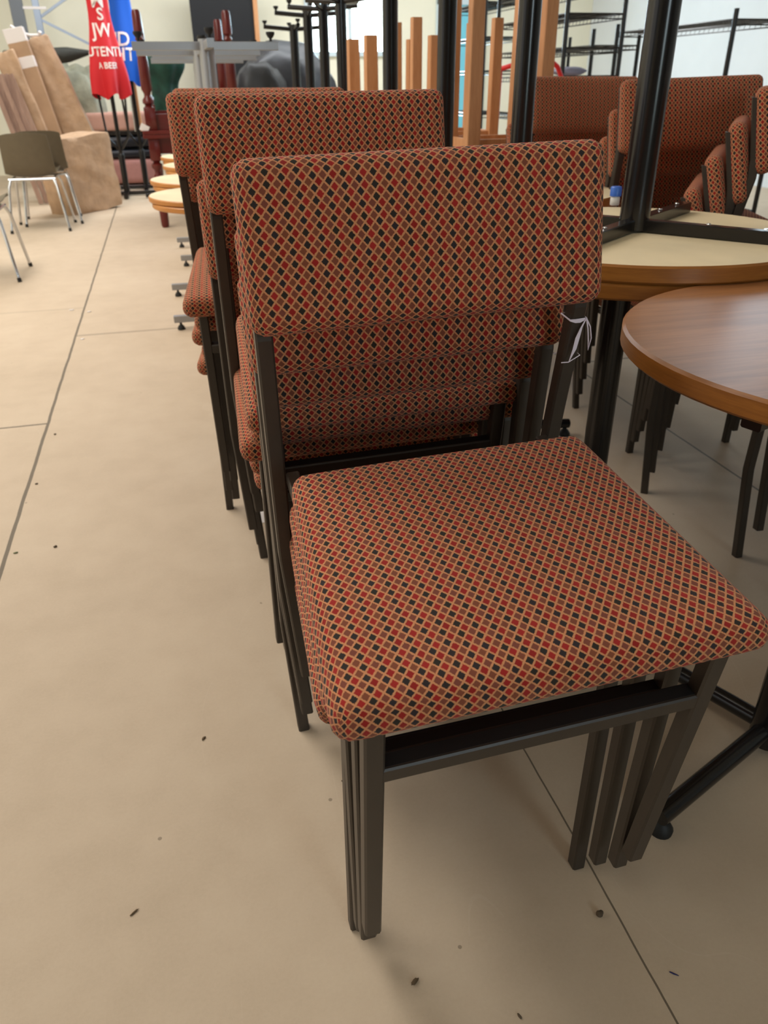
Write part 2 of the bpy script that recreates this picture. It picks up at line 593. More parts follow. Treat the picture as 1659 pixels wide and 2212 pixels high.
def rear_leg_bm(side):
    bm = bmesh.new()
    secs = []
    for z, off, y in ((0, 0, 0), (0.25, 0.016, 0.016), (0.45, 0.019, 0.010), (0.60, 0.021, 0.004), (0.635, 0.021, 0.010), (0.765, 0.021, 0.052)):
        x = -off + CT / 2 if side < 0 else CW + off - CT / 2
        secs.append(sq(x, y + CT / 2, z, CT, CT))
    add_loft(bm, secs)
    return bm

def front_leg_bm(side):
    bm = bmesh.new()
    x = CT / 2 if side < 0 else CW - CT / 2
    add_loft(bm, [sq(x, -CD + CT / 2, 0, CT, CT), sq(x, -CD + CT / 2, 0.420, CT, CT)])
    return bm

def frame_bm():
    bm = bmesh.new()
    z = 0.399
    for x in (CT / 2 + 0.001, CW - CT / 2 - 0.001):
        add_bar(bm, (x, 0.012, z - 0.003), (x, -CD + 0.012, z + 0.003), 0.018, 0.018)
    add_bar(bm, (0.005, -0.07, z - 0.004), (CW - 0.005, -0.07, z - 0.004), 0.018, 0.018)
    add_bar(bm, (CT, -CD + 0.10, z + 0.010), (CW - CT, -CD + 0.10, z + 0.006), 0.018, 0.012)
    return bm

def stretcher_bm():
    bm = bmesh.new()
    add_bar(bm, (CT - 0.002, -CD + 0.004, 0.336), (CW - CT + 0.002, -CD + 0.004, 0.336), 0.006, 0.021)
    n = len(bm.faces)
    add_bar(bm, (CT - 0.002, -CD + 0.0125, 0.3445), (CW - CT + 0.002, -CD + 0.0125, 0.3445), 0.0185, 0.004)
    bm.faces.ensure_lookup_table()
    for f in bm.faces[n:]:
        f.material_index = 1
    return bm

def make_chair(label):
    t = thing('stacking_chair', label, 'chair')
    obj('seat', seat_bm(), FABRIC, t)
    obj('backrest', back_bm(), FABRIC, t)
    for s in (-1, 1):
        obj('leg', front_leg_bm(s), STEEL, t)
        obj('leg', rear_leg_bm(s), STEEL, t)
    obj('seat_frame', frame_bm(), STEEL, t)
    obj('stretcher', stretcher_bm(), [STEEL, BLACKRUB], t)
    return t

def pose(T, yaw, tilt, roll):
    return Matrix.Translation(T) @ Matrix.Rotation(yaw, 4, 'Z') @ Matrix.Rotation(tilt, 4, 'X') @ Matrix.Rotation(-roll, 4, 'Y')

ORD = ['bottom', 'second lowest', 'middle', 'second highest', 'top']
chair0 = make_chair('')
chair_used = []

def put_chair(m, label, group):
    if not chair_used:
        chair0.matrix_world = m
        chair0['label'], chair0['group'] = label, group
        chair_used.append(1)
        return chair0
    return dup(chair0, m, label, group)

front = [((0.1069, 1.1038, 0.0), 0.0241, -0.0084, -0.0083), ((0.1107, 1.0574, 0.0859), 0.0153, 0.0319, 0.0149),
         ((0.1046, 1.0058, 0.16), 0.0213, 0.0626, 0.0112), ((0.1068, 0.9782, 0.2435), 0.0172, 0.1588, 0.022)]
names1 = ['bottom chair of the nearest diamond patterned stack, feet flat on the floor', 'third chair down in the nearest stack, only its backrest strip and legs showing',
          'second chair down in the nearest stack, backrest strip just under the front backrest', 'topmost chair of the nearest stack, full patterned seat and backrest in the foreground']
for (T, y, ti, ro), lb in zip(front, names1):
    put_chair(pose(T, y, ti, ro), lb, 'chairs in the nearest stack')

def stack(bottom, top, yaw, tilt, roll, n, where, group, jit=(0, 0, 0, 0, 0)):
    b, t = Vector(bottom), Vector(top)
    for k in range(n):
        f = k / (n - 1)
        p = b + (t - b) * f + Vector((jit[k], 0, 0))
        put_chair(pose(p, yaw, tilt * f ** 1.3, roll * f), '%s patterned chair in %s' % ((ORD if n == 5 else ['bottom', 'second lowest', 'second highest', 'top'])[k], where), group)

stack((0.107, 1.749, 0), (0.089, 1.5493, 0.2976), 0.0223, 0.1525, 0.0088, 5, 'the stack right behind the nearest one', 'chairs in the second stack of the row', (0, -0.004, -0.017, 0.004, 0))
stack((0.068, 2.464, 0), (0.0641, 2.2251, 0.2961), -0.0649, 0.1418, 0.018, 5, 'the third stack of the row, left edge beside the aisle', 'chairs in the third stack of the row', (0.0, 0.02, 0.004, 0.018, 0))
stack((0.09, 3.13, 0), (0.0713, 2.9352, 0.3019), 0.0, 0.14, -0.0046, 5, 'the farthest stack of the row, mostly hidden', 'chairs in the farthest stack of the row')
stack((1.395, 2.50, 0), (1.305, 2.285, 0.315), -0.0346, 0.1708, 0.0253, 5, 'the wide brown stack right of the tall black post', 'chairs stacked right of the black post')
stack((1.36, 3.30, 0), (1.345, 3.0751, 0.3315), 0.0136, 0.2, -0.006, 5, 'the stack left of the tall black post, by oak stools', 'chairs stacked left of the black post')
stack((1.285, 1.80, 0), (1.315, 1.775, 0.295), math.radians(52), 0.14, 0.0, 5, 'the sideways stack at the right edge, seen edge on', 'chairs in the sideways stack at the right edge')
stack((1.335, 1.055, 0), (1.52, 1.06, 0.295), pi / 2, 0.14, 0.0, 5, 'the sideways stack behind the near round table, legs only', 'chairs in the sideways stack behind the near table')

# ribbon tied round the right post of the topmost chair
m3 = pose(*front[3])
def on3(u, v, z):
    return m3 @ Vector((u, -v, z))
PX1, PX0 = CW + 0.0205, CW - 0.0005            # right and left face of the post at that height
rb = thing('ribbon_tie', 'white and pink ribbon knotted round the right back post of the front chair', 'ribbon', on3(PX1, -0.005, 0.585))
def rel(pts):
    return [Vector(p) - Vector(rb.location) for p in pts]
def ribbon(pts, wd, ax=Vector((0.9, 0.2, 0.0)).normalized()):
    bm = bmesh.new()
    pts = rel(pts)
    prev = None
    for p, h in zip(pts, wd):
        r = [bm.verts.new(p - ax * h + Vector((0, y, 0))) for y in (0, 0.0008)] + [bm.verts.new(p + ax * h + Vector((0, y, 0))) for y in (0.0008, 0)]
        if prev:
            for k in range(4):
                bm.faces.new((prev[k], prev[(k + 1) % 4], r[(k + 1) % 4], r[k]))
        else:
            bm.faces.new(r[::-1])
        prev = r
    bm.faces.new(prev)
    return bm
FR = -0.0035                                   # just in front of the post's front face
obj('loop', ribbon([on3(PX0 - 0.001, FR, 0.5835), on3(PX0 + 0.006, FR + 0.001, 0.5825), on3(PX1 - 0.008, FR + 0.001, 0.5825), on3(PX1 + 0.0005, FR, 0.584)], [0.0012, 0.0025, 0.0028, 0.0012], Vector((0, 0, 1))), RIBBON, rb)
obj('loop', tube_bm(rel([on3(PX0 - 0.001, FR, 0.5835), on3(PX0 - 0.002, -0.028, 0.583), on3(PX1 + 0.002, -0.028, 0.584), on3(PX1 + 0.001, FR, 0.584)]), 0.0011, 6), RIBBON, rb, 60)
obj('tail', ribbon([on3(PX1, FR + 0.001, 0.585), on3(PX1 - 0.006, FR + 0.003, 0.573), on3(PX1 - 0.010, FR + 0.005, 0.560), on3(PX1 - 0.012, FR + 0.006, 0.545), on3(PX1 - 0.017, FR + 0.006, 0.528)], [0.0008, 0.0016, 0.0034, 0.0030, 0.0004]), RIBBON, rb)
obj('tail', tube_bm(rel([on3(PX1, FR + 0.001, 0.585), on3(PX1 + 0.006, FR + 0.004, 0.574), on3(PX1 + 0.010, FR + 0.005, 0.558), on3(PX1 + 0.0085, FR + 0.005, 0.541), on3(PX1 + 0.006, FR + 0.005, 0.556), on3(PX1 + 0.003, FR + 0.004, 0.572), on3(PX1, FR + 0.001, 0.585)]), 0.0009, 6), RIBBON, rb, 60)
th = obj('thread', tube_bm([on3(PX0 - 0.004, FR, 0.524), on3(PX0 + 0.006, FR + 0.001, 0.524), on3(PX1 - 0.006, FR + 0.001, 0.529), on3(PX1 + 0.001, FR, 0.532), on3(PX1 + 0.001, -0.028, 0.531), on3(PX0 - 0.004, -0.028, 0.525)], 0.0007, 6), RIBBON)
tag(th, 'thin pale thread wound round the right back post below the ribbon', 'thread')

# ------------------------------------------------------------------ round tables
def round_table(name, label, c, zbase, R, H, t, inverted=False, group=None, kind='black', rot=0.0, edge=None, col_r=0.031):
    steel = BLACK if kind == 'black' else GREY
    r = thing(name, label, 'table', (c[0], c[1], zbase + (H if inverted else 0)), 0, group)
    r.rotation_euler = (pi if inverted else 0, 0, rot)
    e = 0.004
    prof = [(0, H - t), (R - e, H - t), (R, H - t + e), (R, H - e), (R - e, H), (0, H)]
    top = obj('tabletop', lathe_bm(prof, 72, mats=[0, 1, 1, 1, 2]), [CREAM, edge or EDGE, LAM], r, 40)
    top.rotation_euler = (0, 0, -rot)
    obj('column', tube_bm([(0, 0, 0.028), (0, 0, H - t - 0.004)], col_r, 24), steel, r, 40)
    for k in range(4):
        a = k * pi / 2
        d = Vector((cos(a), sin(a), 0))
        if kind == 'black':
            arm = obj('base_arm', tube_bm([d * 0.02 + Vector((0, 0, 0.062)), d * (R * 0.88) + Vector((0, 0, 0.044))], 0.0165, 14), steel, r, 40)
        else:
            arm = obj('base_arm', bar_bm(d * 0.02 + Vector((0, 0, 0.055)), d * (R * 0.93) + Vector((0, 0, 0.055)), 0.03, 0.034), steel, r)
        g = d * (R * 0.84)
        add = lathe_bm([(0, 0.0), (0.019, 0.0), (0.02, 0.008), (0.013, 0.020), (0.006, 0.026), (0.006, 0.042), (0, 0.042)], 18, g)
        obj('glide', add, BLACKRUB, arm, 50)
        sp = obj('support_arm', bar_bm(d * 0.02 + Vector((0, 0, H - t - 0.014)), d * (R * (0.9 if kind == 'black' else 0.4)) + Vector((0, 0, H - t - 0.012)), 0.026, 0.024), steel, r)
        for q in ((0.42, 0.72) if kind == 'black' else (0.3,)):
            obj('screw', lathe_bm([(0, -0.0025), (0.004, -0.002), (0.005, 0), (0, 0)], 10, d * (R * q) + Vector((0, 0, H - t - 0.0262))), CHROME, sp, 50)
    return r

H1, R1 = 0.785, 0.362
round_table('round_table', 'near round walnut table at right, upright with a golden wood edge', (0.938, 0.832), 0, 0.359, H1, 0.030, rot=math.radians(21), group='round pedestal tables')
round_table('round_table', 'round table directly behind the near one, top carrying an upturned table', (0.935, 1.545), 0, 0.366, H1, 0.030, rot=math.radians(40), group='round pedestal tables')
round_table('round_table', 'upturned round table behind the near one, cream underside and tall black post up', (0.945, 1.535), H1 + 0.001, 0.366, H1, 0.032, True, rot=math.radians(38), group='upturned black post tables')
posts = ((1140, 2.28, 'second black post back, left of the brown chair stack'), (965, 2.86, 'third black post back, right beside the second chair stack'),
         (843, 3.47, 'fourth black post back, left of the oak stools'), (738, 5.9, 'fifth black post back, under the bright window'),
         (700, 6.5, 'sixth black post back, under the bright window'), (667, 7.1, 'seventh black post back, left edge of the bright window'),
         (636, 7.7, 'farthest black post, its raised feet against the cream wall'))
for i, (px, y, wh) in enumerate(posts):
    x = at(px, 95, Y=y).x
    round_table('round_table', 'upright table under the ' + wh, (x, y), 0, 0.29, H1, 0.030, group='round pedestal tables', rot=0.3 * i)
    round_table('round_table', 'upturned table, ' + wh, (x, y), H1 + 0.001, 0.29, H1 + (0.06 if i in (3, 4, 5) else 0), 0.030, True, group='upturned black post tables', rot=0.0 if i == 6 else 0.3 * i, col_r=0.031 if i < 3 else 0.037)
gh = 0.615
for i, (x, y, wh) in enumerate(((0.265, 4.06, 'nearest grey cross foot pair beside the aisle'), (0.268, 4.80, 'second grey cross foot pair along the aisle'),
                                (0.345, 5.68, 'third grey cross foot pair along the aisle'), (0.335, 6.42, 'farthest grey cross foot pair along the aisle'))):
    round_table('grey_foot_table', 'lower table of the ' + wh, (x, y), 0, 0.352, gh, 0.024, group='grey cross foot tables', kind='grey', edge=OAKEDGE)
    round_table('grey_foot_table', 'upturned upper table of the ' + wh, (x - 0.02, y + 0.03), gh + 0.001, 0.345, gh + 0.075, 0.024, True, group='upturned grey cross foot tables', kind='grey', edge=OAKEDGE, col_r=0.034)

# ------------------------------------------------------------------ upturned oak stools with square legs
def oak_stool(c, wx, wy, leg, h, z, label, cut=()):
    r = thing('oak_stool', label, 'stool', (c[0], c[1], z), 0, 'upturned light oak stools')
    obj('seat', box_bm((0, 0, 0.016), (wx + leg + 0.03, wy + leg + 0.03, 0.032), 0.004), OAK, r)
    bm = bmesh.new()
    for sx, sy, ax in ((0, -1, 0), (0, 1, 0), (-1, 0, 1), (1, 0, 1)):
        s = (wx - leg, 0.02, 0.05) if ax == 0 else (0.02, wy - leg, 0.05)
        add_box(bm, (sx * wx / 2, sy * wy / 2, 0.057), s, 0.002)
    obj('apron', bm, OAK, r)
    for i, (sx, sy) in enumerate(((-1, -1), (1, -1), (-1, 1), (1, 1))):
        bm = bmesh.new()
        b = leg / 2
        add_loft(bm, [sq(sx * wx / 2, sy * wy / 2, 0.03, leg, leg, 0.003), sq(sx * wx / 2, sy * wy / 2, h, leg * 0.92, leg * 0.92, 0.003)])
        obj('leg', bm, OAK, r)
    return r
r = thing('oak_table', 'long light oak table carrying the upturned oak stools', 'table', (1.56, 4.5, 0), 0)
obj('tabletop', box_bm((0, 0, 0.785), (0.70, 2.3, 0.036), 0.004), OAK, r)
for sx in (-1, 1):
    for sy in (-1, 1):
        bm = bmesh.new()
        add_loft(bm, [sq(sx * 0.29, sy * 1.05, 0, 0.06, 0.06, 0.003), sq(sx * 0.29, sy * 1.05, 0.768, 0.06, 0.06, 0.003)])
        obj('leg', bm, OAK, r)
def stool_px(pl, pr, y0, y1, leg, h, label):
    xl, xr = at(pl, 200, Y=y0).x, at(pr, 200, Y=y0).x
    oak_stool(((xl + xr) / 2, (y0 + y1) / 2), xr - xl, y1 - y0, leg, h, 0.8035, label)
stool_px(1023, 1174, 3.42, 3.70, 0.058, 0.62, 'nearest upturned oak stool, four thick legs between two black posts')
stool_px(898, 1067, 4.05, 4.40, 0.050, 0.56, 'middle upturned oak stool, legs against the pale blue door')
stool_px(802, 937, 4.90, 5.35, 0.072, 0.53, 'farthest upturned oak stool, shorter legs against the bright window')
# ------------------------------------------------------------------ far left: shell chairs on chrome legs
def shell_chair(name, label, c, rotz, z=0.0, group='olive shell chairs on chrome legs', rot=None):
    """moulded shell chair; its back is on +y, it looks towards -y"""
    r = thing(name, label, 'chair', (c[0], c[1], z), rotz, group)
    bm = bmesh.new()
    prof = [(-0.21, 0.44), (-0.19, 0.455), (-0.10, 0.445), (0.02, 0.435), (0.12, 0.435), (0.17, 0.46), (0.195, 0.52), (0.215, 0.62), (0.235, 0.72), (0.24, 0.77)]
    n = 12
    grid = []
    for side in (0, 1):
        g = []
        for i, (y, zz) in enumerate(prof):
            row = []
            wd = 0.205 if i < 6 else 0.205 - 0.02 * (i - 5) / 4
            for k in range(n + 1):
                s = -1 + 2 * k / n
                lift = 0.035 * abs(s) ** 3
                yy, z2 = (y, zz + lift) if i < 5 else (y - 0.05 * abs(s) ** 2, zz)
                if i == 9:
                    z2 -= 0.02 * abs(s) ** 4
                nrm = (0, -0.006) if i < 5 else (0.007, 0)
                row.append(bm.verts.new((s * wd, yy + side * nrm[0], z2 + side * nrm[1])))
            g.append(row)
        grid.append(g)
    for g in grid:
        for i in range(len(prof) - 1):
            for k in range(n):
                bm.faces.new((g[i][k], g[i][k + 1], g[i + 1][k + 1], g[i + 1][k]))
    a, b = grid
    m = len(prof) - 1
    for k in range(n):
        bm.faces.new((a[0][k], a[0][k + 1], b[0][k + 1], b[0][k]))
        bm.faces.new((a[m][k], a[m][k + 1], b[m][k + 1], b[m][k]))
    for i in range(m):
        for k in (0, n):
            bm.faces.new((a[i][k], a[i + 1][k], b[i + 1][k], b[i][k]))
    obj('shell', bm, SHELL, r, 50)
    bm = bmesh.new()
    for x in (-0.17, 0.17):
        add_tube(bm, [(x, -0.17, 0.418), (x, 0.15, 0.412)], 0.011, 10)
    for y in (-0.17, 0.15):
        add_tube(bm, [(-0.185, y, 0.414), (0.185, y, 0.414)], 0.012, 10)
    obj('frame', bm, CHROME, r, 50)
    for sx in (-1, 1):
        for sy in (-1, 1):
            lg = obj('leg', tube_bm([(sx * 0.17, sy * 0.16 - 0.01, 0.414), (sx * 0.19, sy * 0.19 - 0.01, 0.36), (sx * 0.235, sy * 0.255 - 0.01, 0.012)], 0.011, 10), CHROME, r, 50)
            obj('foot_cap', tube_bm([(sx * 0.2335, sy * 0.253 - 0.01, 0.025), (sx * 0.237, sy * 0.258 - 0.01, 0.0)], 0.013, 10), BLACKRUB, lg, 50)
    return r
p = at(155, 499, z=0)
shell_chair('shell_chair', 'olive shell chair on chrome legs, standing left of the kraft parcel', (p.x - 0.245, p.y + 0.24), pi, 0)
shell_chair('shell_chair', 'dark olive shell chair half hidden behind the first one', (p.x - 0.20, p.y + 0.62), pi + 0.1, 0)
p = at(47, 608, z=0)
shell_chair('shell_chair', 'shell chair cut by the left picture edge, only its long chrome leg in view', (p.x - 0.245, p.y + 0.235), pi, 0)

# ------------------------------------------------------------------ kraft paper parcel and leaning cardboard
def lumpy_box(name, m, c, s, rot, amp, seed, label=None, cat=None, parent=None, group=None, cuts=15, taper=0.0):
    bm = bmesh.new()
    r = bmesh.ops.create_cube(bm, size=1.0)
    bmesh.ops.subdivide_edges(bm, edges=bm.edges[:], cuts=cuts, use_grid_fill=True)
    rnd = random.Random(seed)
    ph = [rnd.uniform(0, 6.3) for _ in range(12)]
    for v in bm.verts:
        x, y, z = v.co
        q = Vector((x * 2, y * 2, z * 2))
        l = max(abs(q.x), abs(q.y), abs(q.z))
        k = (abs(q.x) ** 40 + abs(q.y) ** 40 + abs(q.z) ** 40) ** (1 / 40)
        q = q / k * l
        q.x *= 1 - taper * (z + 0.5)
        q.y *= 1 - taper * (z + 0.5)
        n = sin(7 * x + ph[0] + 3 * z) * sin(9 * z + ph[1]) + 0.6 * sin(15 * x + ph[2]) * sin(13 * y + ph[3] + 5 * z) + 0.4 * sin(23 * z + ph[4] + 9 * x)
        nv = Vector((x, y, z)).normalized()
        v.co = Vector((q.x * s[0] / 2, q.y * s[1] / 2, q.z * s[2] / 2)) + nv * n * amp
    zmin = min(v.co.z for v in bm.verts)
    o = obj(name, bm, m, parent, 60)
    o.matrix_world = Matrix.Translation(c) @ rot.to_4x4()
    if label:
        tag(o, label, cat, group)
    return o
a, b = at(166, 466, z=0), at(271, 446, z=0)
d = (b - a).normalized()
yaw = math.atan2(d.y, d.x)
nrm = Vector((-d.y, d.x, 0))
cen = (a + b) / 2 + nrm * 0.17 + Vector((0, 0, 0.345))
lumpy_box('kraft_parcel', KRAFT, cen - d * 0.03, ((b - a).length * 0.99, 0.32, 0.69), Matrix.Rotation(yaw, 3, 'Z') @ Matrix.Rotation(-0.05, 3, 'Y'), 0.008, 4,
          'crumpled brown kraft paper parcel standing on the floor by the aisle joint', 'parcel')

def leaning(name, label, top, bot_px, Y, wd, dp, m, group='cardboard packages leaning at the back', seed=1, amp=0.0):
    t = at(*top, Y=Y)
    q = at(*bot_px, Y=Y)
    dirv = (q - t).normalized()
    k = (0.02 - t.z) / dirv.z
    e = t + dirv * k
    ln = (e - t).length
    zax = (t - e).normalized()
    yax = Vector((0, 1, 0))
    xax = yax.cross(zax).normalized()
    yax = zax.cross(xax)
    R = Matrix((xax, yax, zax)).transposed()
    c = (t + e) / 2
    if amp:
        o = lumpy_box(name, m, c, (wd, dp, ln), R, amp, seed, label, 'package', None, group, 15)
    else:
        o = obj(name, box_bm((0, 0, 0), (wd, dp, ln), 0.006), m)
        o.matrix_world = Matrix.Translation(c) @ R.to_4x4()
        tag(o, label, 'package', group)
    return o, ln
o, ln = leaning('cardboard_box', 'long flat cardboard box with white tape, leaning left at the back', (28, 62), (113, 290), 9.7, 0.19, 0.13, CARD)
for dz, h in ((ln / 2 - 0.06, 0.125), (ln / 2 - 0.30, 0.10)):
    obj('tape', box_bm((0, 0, dz), (0.193, 0.134, h), 0.004), TAPE, o)
leaning('kraft_bundle', 'wide torn kraft paper bundle leaning right of the taped box', (72, 84), (172, 290), 9.9, 0.30, 0.16, KRAFT, seed=7, amp=0.012)
leaning('cardboard_box', 'narrow brown carton leaning in the gap beside the taped box', (60, 108), (142, 290), 10.1, 0.12, 0.10, CARD, seed=2)
leaning('kraft_bundle', 'smooth brown paper bundle leaning left of the taped box', (8, 112), (84, 290), 9.6, 0.20, 0.14, KRAFT, seed=9, amp=0.008)
rt = thing('slat_bundle', 'bundle of grey brown wooden slats leaning at the left edge', 'slats', (0, 0, 0), 0, None)
SLAT = wood_material('weathered_slat', (132, 104, 92), (178, 148, 132), 0.7, (20, 20, 3))
for i in range(5):
    t, q = at(-22 + i * 11, 160, Y=9.4 + 0.03 * (i % 2)), at(34 + i * 12, 300, Y=9.4 + 0.03 * (i % 2))
    dv = (q - t).normalized()
    e = t + dv * ((0.01 - t.z) / dv.z)
    obj('slat', bar_bm(t, e, 0.048, 0.02, (0, 1, 0)), SLAT, rt)

# ------------------------------------------------------------------ parasols with print
def lettering(txt, size, par, cz, ang0, radf, m):
    cu = bpy.data.curves.new('lettering', 'FONT')
    cu.body = txt
    cu.size = size * 1.15
    cu.offset = size * 0.02
    cu.align_x = 'CENTER'
    cu.align_y = 'CENTER'
    cu.resolution_u = 3
    to = bpy.data.objects.new('lettering', cu)
    C.objects.link(to)
    bpy.context.view_layer.update()
    me = bpy.data.meshes.new_from_object(to.evaluated_get(bpy.context.evaluated_depsgraph_get()))
    bpy.data.objects.remove(to)
    bm = bmesh.new()
    bm.from_mesh(me)
    bmesh.ops.triangulate(bm, faces=bm.faces[:])
    bmesh.ops.subdivide_edges(bm, edges=[e for e in bm.edges if e.calc_length() > size * 0.15], cuts=2)
    for v in bm.verts:
        z = cz + v.co.y
        r0 = radf(z, ang0)
        a = ang0 + v.co.x / max(r0, 0.05)
        r = radf(z, a) + 0.004
        v.co = Vector((r * cos(a), r * sin(a), z))
    me.name = 'lettering'
    return obj('lettering', bm, m, par)

def parasol(name, label, c, z0, z1, r0, r1, cloth, folds, phase, prints, group='closed parasols on stands', lean=(0, 0), poletop=0.4):
    r = thing(name, label, 'parasol', (c[0], c[1], 0), 0, group)
    H = z1 - z0
    def radf(z, a):
        f = (z - z0) / H
        base = r0 + (r1 - r0) * f + 0.02 * sin(3.0 * pi * f)
        fold = 0.10 + 0.22 * max(0, 0.22 - f) / 0.22
        return base * (1 + fold * cos(folds * a + phase))
    bm = bmesh.new()
    nz, na = 24, 72
    rings = []
    for i in range(nz + 1):
        z = z0 + H * i / nz
        rings.append([bm.verts.new((radf(z, 2 * pi * k / na) * cos(2 * pi * k / na), radf(z, 2 * pi * k / na) * sin(2 * pi * k / na), z + (0.03 * cos(folds * 2 * pi * k / na) if i == 0 else 0))) for k in range(na)])
    for q0, q1 in zip(rings, rings[1:]):
        for k in range(na):
            bm.faces.new((q0[k], q0[(k + 1) % na], q1[(k + 1) % na], q1[k]))
    tp = bm.verts.new((0, 0, z1 + 0.06))
    for k in range(na):
        bm.faces.new((rings[-1][k], rings[-1][(k + 1) % na], tp))
    cl = obj('canopy', bm, cloth, r, 70)
    for txt, size, cz, a0 in prints:
        lettering(txt, size, cl, cz, a0, radf, WHITECL)
    obj('pole', tube_bm([(0, 0, 0.02), (0, 0, z1 + 0.04)], 0.022, 14), BLACK, r, 50)
    obj('socket', tube_bm([(0, 0, 0.05), (0, 0, 0.42), (0, 0, 0.44)], [0.034, 0.034, 0.026], 14), BLACK, r, 50)
    bm = bmesh.new()
    for s in (-1, 1):
        add_tube(bm, [(s * 0.14, -0.02, z0 + 0.10), (s * 0.115, -0.02, 0.62), (s * 0.02, 0, 0.48)], 0.012, 8)
    obj('strut', bm, BLACK, r, 50)
    bm = bmesh.new()
    add_bar(bm, (-0.35, 0, 0.03), (0.35, 0, 0.03), 0.05, 0.04)
    add_bar(bm, (0, -0.35, 0.03), (0, 0.35, 0.03), 0.05, 0.04)
    obj('foot_cross', bm, BLACK, r)
    return r
pr = at(241, 205, Y=9.9)
view = math.atan2(-pr.y, -pr.x)
parasol('red_parasol', 'closed red parasol with white print, upright on a black stand', (pr.x, pr.y), 1.0, 2.5, 0.165, 0.08, REDCLOTH, 5, 0.6,
        [('M', 0.17, 1.865, view), ('S', 0.13, 1.74, view + 0.1), ('JW', 0.15, 1.60, view + 0.05), ('UTENTI', 0.105, 1.41, view), ('A BEER', 0.07, 1.285, view + 0.1)])
pb = at(284, 180, Y=10.5)
view = math.atan2(-pb.y, -pb.x)
parasol('blue_parasol', 'closed bright blue parasol with pale print beside the red one', (pb.x, pb.y), 1.12, 2.6, 0.165, 0.09, BLUECLOTH, 4, 1.0,
        [('UD', 0.165, 1.545, view - 0.5), ('GHT', 0.155, 1.40, view - 0.5)])
pg = at(348, 140, Y=9.6)
parasol('green_parasol', 'dark green parasol bunched behind the grey cross feet', (pg.x, pg.y), 0.85, 1.36, 0.10, 0.22, GREENCLOTH, 5, 0.2, [])

# ------------------------------------------------------------------ upholstered benches piled at the back
def pad_thing(name, label, px, Y, depth, m, cat='bench', rad=0.05, feet=False, group=None):
    x0, y0, x1, y1 = px
    a, b = at(x0, y1, Y=Y), at(x1, y0, Y=Y)
    c = ((a.x + b.x) / 2, Y + depth / 2)
    zb, zt = at((x0 + x1) / 2, y1, Y=Y).z, at((x0 + x1) / 2, y0, Y=Y).z
    r = thing(name, label, cat, (c[0], c[1], zb), 0, group)
    def fn(p):
        return Vector((p.x, p.y, p.z + (zt - zb) / 2))
    obj('upholstery', cushion((b.x - a.x, depth, zt - zb), min(rad, (zt - zb) * 0.45), fn, (14, 10, 8)), m, r)
    return r, zb, zt, b.x - a.x
r, zb, zt, wd = pad_thing('banquette', 'rose pink bench standing on the floor at the bottom of the bench pile', (222, 343, 345, 397), 10.9, 0.6, PINK2, group='benches piled behind the parasols')
for sx in (-1, 1):
    for sy in (-1, 1):
        obj('leg', box_bm((sx * (wd / 2 - 0.1), sy * 0.22, -zb / 2), (0.06, 0.06, zb)), BLACK, r)
z1 = zt
r, zb, zt, wd = pad_thing('banquette', 'black leather bench lying on the rose pink bench', (215, 323, 342, 342), 10.9, 0.58, NAVYBLK, group='benches piled behind the parasols')
r, zb, zt, wd = pad_thing('banquette', 'second black leather bench, upper one of the two', (205, 291, 346, 321), 10.9, 0.56, NAVYBLK, rad=0.07, group='benches piled behind the parasols')
r, zb, zt, wd = pad_thing('banquette', 'pale pink bench on top of the bench pile', (182, 243, 330, 284), 10.9, 0.5, PINK, rad=0.03, group='benches piled behind the parasols')
obj('rail', box_bm((0, -0.23, -0.02), (wd, 0.04, 0.04)), BLACK, r)

# ------------------------------------------------------------------ red mahogany tables, one upturned on the other
def mahogany(name, label, x0, x1, y0, y1, z, H, inverted):
    r = thing(name, label, 'table', ((x0 + x1) / 2, (y0 + y1) / 2, z + (H if inverted else 0)), 0, 'red mahogany tables')
    r.rotation_euler = (pi if inverted else 0, 0, 0)
    wx, wy = x1 - x0, y1 - y0
    obj('tabletop', box_bm((0, 0, H - 0.015), (wx + 0.16, wy + 0.16, 0.03), 0.006), MAHOG, r)
    bm = bmesh.new()
    for s in (-1, 1):
        add_box(bm, (0, s * wy / 2, H - 0.09), (wx, 0.025, 0.12), 0.002)
        add_box(bm, (s * wx / 2, 0, H - 0.09), (0.025, wy, 0.12), 0.002)
    obj('apron', bm, MAHOG, r)
    for sx in (-1, 1):
        for sy in (-1, 1):
            bm = bmesh.new()
            k = H - 0.03
            add_box(bm, (sx * wx / 2, sy * wy / 2, k - 0.085), (0.09, 0.09, 0.17), 0.004)
            add_lathe(bm, [(0, 0), (0.026, 0), (0.034, 0.02), (0.038, 0.16), (0.022, 0.175), (0.036, 0.20), (0.022, 0.215), (0.03, 0.24), (0.04, 0.36), (0.042, k - 0.30), (0.024, k - 0.265), (0.024, k - 0.25), (0.045, k - 0.225), (0.046, k - 0.20), (0.025, k - 0.185), (0.04, k - 0.17), (0, k - 0.17)], 20, (sx * wx / 2, sy * wy / 2, 0))
            obj('leg', bm, MAHOG, r, 40)
    return r
YM = 7.45
ma, mb = at(326, 262, Y=YM), at(503, 200, Y=YM)
zb = at(326, 290, Y=YM).z
mahogany('mahogany_table', 'upturned red mahogany table, turned legs pointing up behind the grey cross feet', ma.x, mb.x, YM, YM + 1.0, zb, 0.88, True)
mahogany('mahogany_table', 'upright red mahogany table under the upturned one', ma.x, mb.x, YM, YM + 1.0, 0, zb - 0.001, False)
tg = at(312, 277, Y=YM - 0.06)
tag(obj('paper_tag', box_bm(tg, (0.07, 0.004, 0.055), 0.001, Matrix.Rotation(0.5, 3, 'Y')), TAPE), 'small white paper tag on the mahogany leg block', 'tag')

